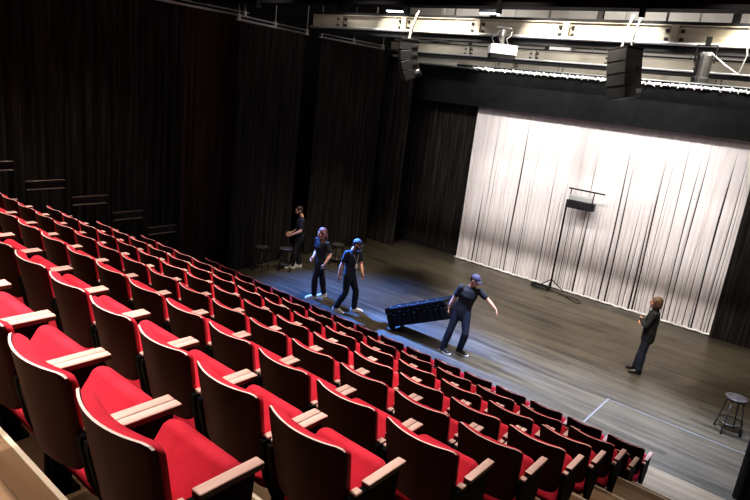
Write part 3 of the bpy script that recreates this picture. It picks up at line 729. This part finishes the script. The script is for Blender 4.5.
        if kind[0] == 'lanyard':
            bm2 = BM(); ch = shc - Z * .22 + fwd * .15
            tube(bm2, [neck - fwd * .06 + ss * .0, neck + ss * .075 - Z * .01, shc + ss * .06 + fwd * .115 - Z * .05, ch, shc - ss * .06 + fwd * .115 - Z * .05, neck - ss * .075 - Z * .01, neck - fwd * .06], .006, 6)
            o = obj('lanyard', bm2, 'badge', t)
            bm3 = BM(); Rm = Matrix((ss, fwd, Z)).transposed(); box(bm3, ch - Z * .06, (.075, .008, .11), Rm, bev=.003, seg=1); obj('badge', bm3, 'badge', o)
    return t

# man pulling the case
person((-4.26, 2.20), 'man in navy cap and dark t-shirt pulling the long black case', dict(
    hipL=(.135, .03, .92), hipR=(-.03, .0, .93), kneeL=(.19, .14, .50), kneeR=(-.12, .05, .50), ankL=(.13, -.04, .10), ankR=(-.21, .02, .09), toeL=(.85, .5, 0), toeR=(.75, .65, 0),
    shL=(.335, .02, 1.40), shR=(-.03, .06, 1.44), elL=(.53, .04, 1.245), elR=(-.15, .02, 1.15), wrL=(.70, .10, 1.10), wrR=(-.22, .0, .93), handL=(.4, .2, -1), handR=(-.15, .1, -1), curlR=1.2, curlL=.35,
    head=(.21, .07, 1.62), face=(.86, .45, -.28)),
    dict(shirt=('t_shirt', 'navy_tee', .62), trousers='jeans', shoes='shoe_dark'), [('cap', 'cap'), ('nape', 'hair_dark')])
# man in cap with badge
person((-7.10, 2.02), 'man in dark cap and shirt with pale badge striding to the right', dict(
    hipL=(.04, -.06, .91), hipR=(-.02, .09, .91), kneeL=(.20, -.05, .50), kneeR=(-.03, .09, .49), ankL=(.20, -.06, .09), ankR=(-.22, .07, .11), toeL=(1, .25, .1), toeR=(1, .3, -.1),
    shL=(.17, -.10, 1.42), shR=(-.08, .14, 1.43), elL=(.25, -.06, 1.15), elR=(-.18, .17, 1.15), wrL=(.30, .08, .98), wrR=(-.22, .22, .92), handL=(.2, .15, -1), handR=(.05, .0, -1),
    head=(.12, .06, 1.62), face=(.9, .45, -.08)),
    dict(shirt=('polo_shirt', 'navy_tee', .66), trousers='black_trousers', shoes='shoe_white'), [('cap', 'cap'), ('nape', 'hair_dark'), ('beard', 'hair_dark'), ('lanyard', 'badge')])
# long-haired person
person((-8.12, 2.10), 'person with long auburn hair in dark t-shirt walking to the left', dict(
    hipL=(.03, .09, .92), hipR=(.0, -.08, .92), kneeL=(-.07, .09, .50), kneeR=(.10, -.06, .50), ankL=(-.06, .07, .09), ankR=(.17, -.08, .11), toeL=(-1, .3, 0), toeR=(-1, .2, -.1),
    shL=(.13, .18, 1.41), shR=(-.09, -.09, 1.42), elL=(.24, .22, 1.14), elR=(-.10, -.10, 1.13), wrL=(.13, .32, .95), wrR=(-.16, .10, 1.02), handL=(-.35, .15, -1), handR=(-.4, .6, -.5),
    head=(.0, .04, 1.61), face=(-.85, .5, -.12)),
    dict(shirt=('t_shirt', 'black_tee', .66), trousers='black_trousers', shoes='shoe_white'), [('long', 'hair_red')])
# man bending over the stool
person((-10.15, 3.25), 'bearded man in black t-shirt reaching towards the stool at left', dict(
    hipL=(.10, .08, .90), hipR=(.09, -.09, .90), kneeL=(.0, .10, .49), kneeR=(.08, -.10, .48), ankL=(-.05, .08, .09), ankR=(.13, -.10, .09), toeL=(-1, .15, 0), toeR=(-1, .1, 0),
    shL=(.12, .18, 1.38), shR=(.09, -.16, 1.38), elL=(.10, .24, 1.09), elR=(.06, -.17, 1.08), wrL=(-.13, .20, .96), wrR=(-.16, -.12, .94), handL=(-1, .0, -.35), handR=(-1, .1, -.35),
    head=(.03, .02, 1.60), face=(-.93, .12, -.32)),
    dict(shirt=('t_shirt', 'black_tee', .64), trousers='black_trousers', shoes='shoe_white'), [('short', 'hair_dark', False), ('beard', 'hair_dark')])
# woman at the right
person((-1.29, 4.66), 'woman in black jacket and jeans standing with arms folded', dict(k=.88,
    hipL=(.03, .08, .87), hipR=(.03, -.08, .87), kneeL=(.0, .08, .47), kneeR=(-.02, -.08, .47), ankL=(.0, .09, .08), ankR=(-.07, -.09, .08), toeL=(-1, .12, 0), toeR=(-1, -.1, 0),
    shL=(.05, .165, 1.35), shR=(.04, -.155, 1.35), elL=(-.05, .22, 1.07), elR=(-.06, -.21, 1.07), wrL=(-.175, -.01, 1.13), wrR=(-.20, .05, 1.09), handL=(.15, -1, .1), handR=(.25, 1, .1), curlL=.6, curlR=.6,
    head=(.02, .02, 1.54), face=(-.99, .08, .02)),
    dict(shirt=('jacket', 'black_tee', 1.), trousers='jeans', shoes='shoe_dark', sole='shoe_dark'), [('bob', 'hair_bob')])

# ------------------------------------------------------------------ lights
def area(name, loc, target, size, power, col=(1, 1, 1), sy=None, spread=None):
    l = bpy.data.lights.new(name, 'AREA'); l.energy = power; l.color = col; l.size = size
    if sy: l.shape = 'RECTANGLE'; l.size_y = sy
    if spread: l.spread = rad(spread)
    o = bpy.data.objects.new(name, l); C.objects.link(o); o.location = loc
    o.rotation_euler = (Vector(target) - Vector(loc)).to_track_quat('-Z', 'Y').to_euler(); return o
def spot(name, loc, target, power, ang, blend=.5, col=(1, 1, 1), r=.08):
    l = bpy.data.lights.new(name, 'SPOT'); l.energy = power; l.color = col; l.spot_size = rad(ang); l.spot_blend = blend; l.shadow_soft_size = r
    o = bpy.data.objects.new(name, l); C.objects.link(o); o.location = loc
    o.rotation_euler = (Vector(target) - Vector(loc)).to_track_quat('-Z', 'Y').to_euler(); return o
WARM = (1., .94, .87)
# wash of the white curtain from above the nearest catwalk; the catwalk itself keeps a soft dark band low on the cloth
for x, tx in ((-10.2, -6.6), (-7.6, -4.2), (-1.6, -4.8), (1.4, -2.0), (-4.4, -4.4)):
    spot('curtain_wash', (x, 3.4, 8.26), (tx, 8.7, 3.2), 680, 62, .6, (1., .97, .955), .05)
for x, tx in ((-8.6, -7.0), (-4.6, -4.3), (-.6, -2.2)):
    spot('curtain_wash', (x, 1.6, 6.95), (tx, 8.7, 1.2), 230, 58, .7, (1., .96, .93), .1)
for x in (-8.2, -6.3, -4.4, -2.5, -.6):
    spot('curtain_low_wash', (x, 2.6, 7.83), (x, 8.7, .3), 950, 36, .7, (1., .96, .92), .04)
# house lights straight above the rows
for y, p in ((-6.5, 800), (-3.9, 640), (-1.7, 500)):
    for x in (-9.3, -6.6, -3.9, -1.2):
        spot('house_light', (x, y, 8.3), (x + .1, y - .55, 2), p, 58, .7, WARM, .12)
spot('house_light', (-2.0, -7.9, 8.3), (-2.0, -7.8, 3), 1000, 50, .7, WARM, .12)
# stage work light from above; unseen front spots added to brighten the people
for x in (-7.0, -3.6, -.3):
    spot('stage_wash', (x, 2.6, 8.2), (x + .2, 5.0, 0), 2300, 74, .7, (1., .90, .74), .12)
for x in (-9.3, -6.8, -4.2, -1.2):
    spot('front_fill', (x + 1.6, -1.3, 8.2), (x, 3.2, .8), 760, 32, .7, (1., .92, .82), .12)
# blue side light across the front of the stage, from the left
spot('blue_side_light', (-10.45, 2.1, 6.0), (-7.4, 2.5, 0), 11000, 50, 1., (.07, .25, 1.), .08)
spot('blue_side_light', (-10.45, 2.25, 6.0), (-5.0, 2.0, 0), 29000, 27, 1., (.09, .28, 1.), .08)
for x in (-3.4, -1.6, .2):
    spot('pale_blue_wash', (x, 1.2, 8.1), (x + .3, 2.1, 0), 6500, 34, .9, (.50, .64, 1.), .1)
# work lights on the upper wall, plus unseen lamps added to brighten the catwalk sides
for x in (-9, -4.5, 0):
    area('upper_light', (x, 7.9, 8.1), (x, 9.6, 7.0), 1.2, 26, (1., .97, .92))
    area('upper_light', (x, .9, 7.9), (x, 3.95, 6.55), 2.2, 22, (1., .97, .92), spread=90)
    area('upper_light', (x, 5.4, 7.6), (x, 7.35, 6.3), 1.6, 11, (1., .97, .92), spread=90)
area('border_fill', (-3.6, 8.02, 6.75), (-3.6, 8.42, 5.86), 9.5, 75, (1., .98, .95), sy=.08, spread=50)  # unseen strip lamp added to brighten the white ties
w = bpy.data.worlds.new('world'); bpy.context.scene.world = w; w.use_nodes = True
w.node_tree.nodes['Background'].inputs[0].default_value = (1, .96, .92, 1); w.node_tree.nodes['Background'].inputs[1].default_value = .012
vs = bpy.context.scene.view_settings
vs.view_transform = 'Standard'; vs.look = 'Medium High Contrast'; vs.exposure = 0; vs.gamma = 1
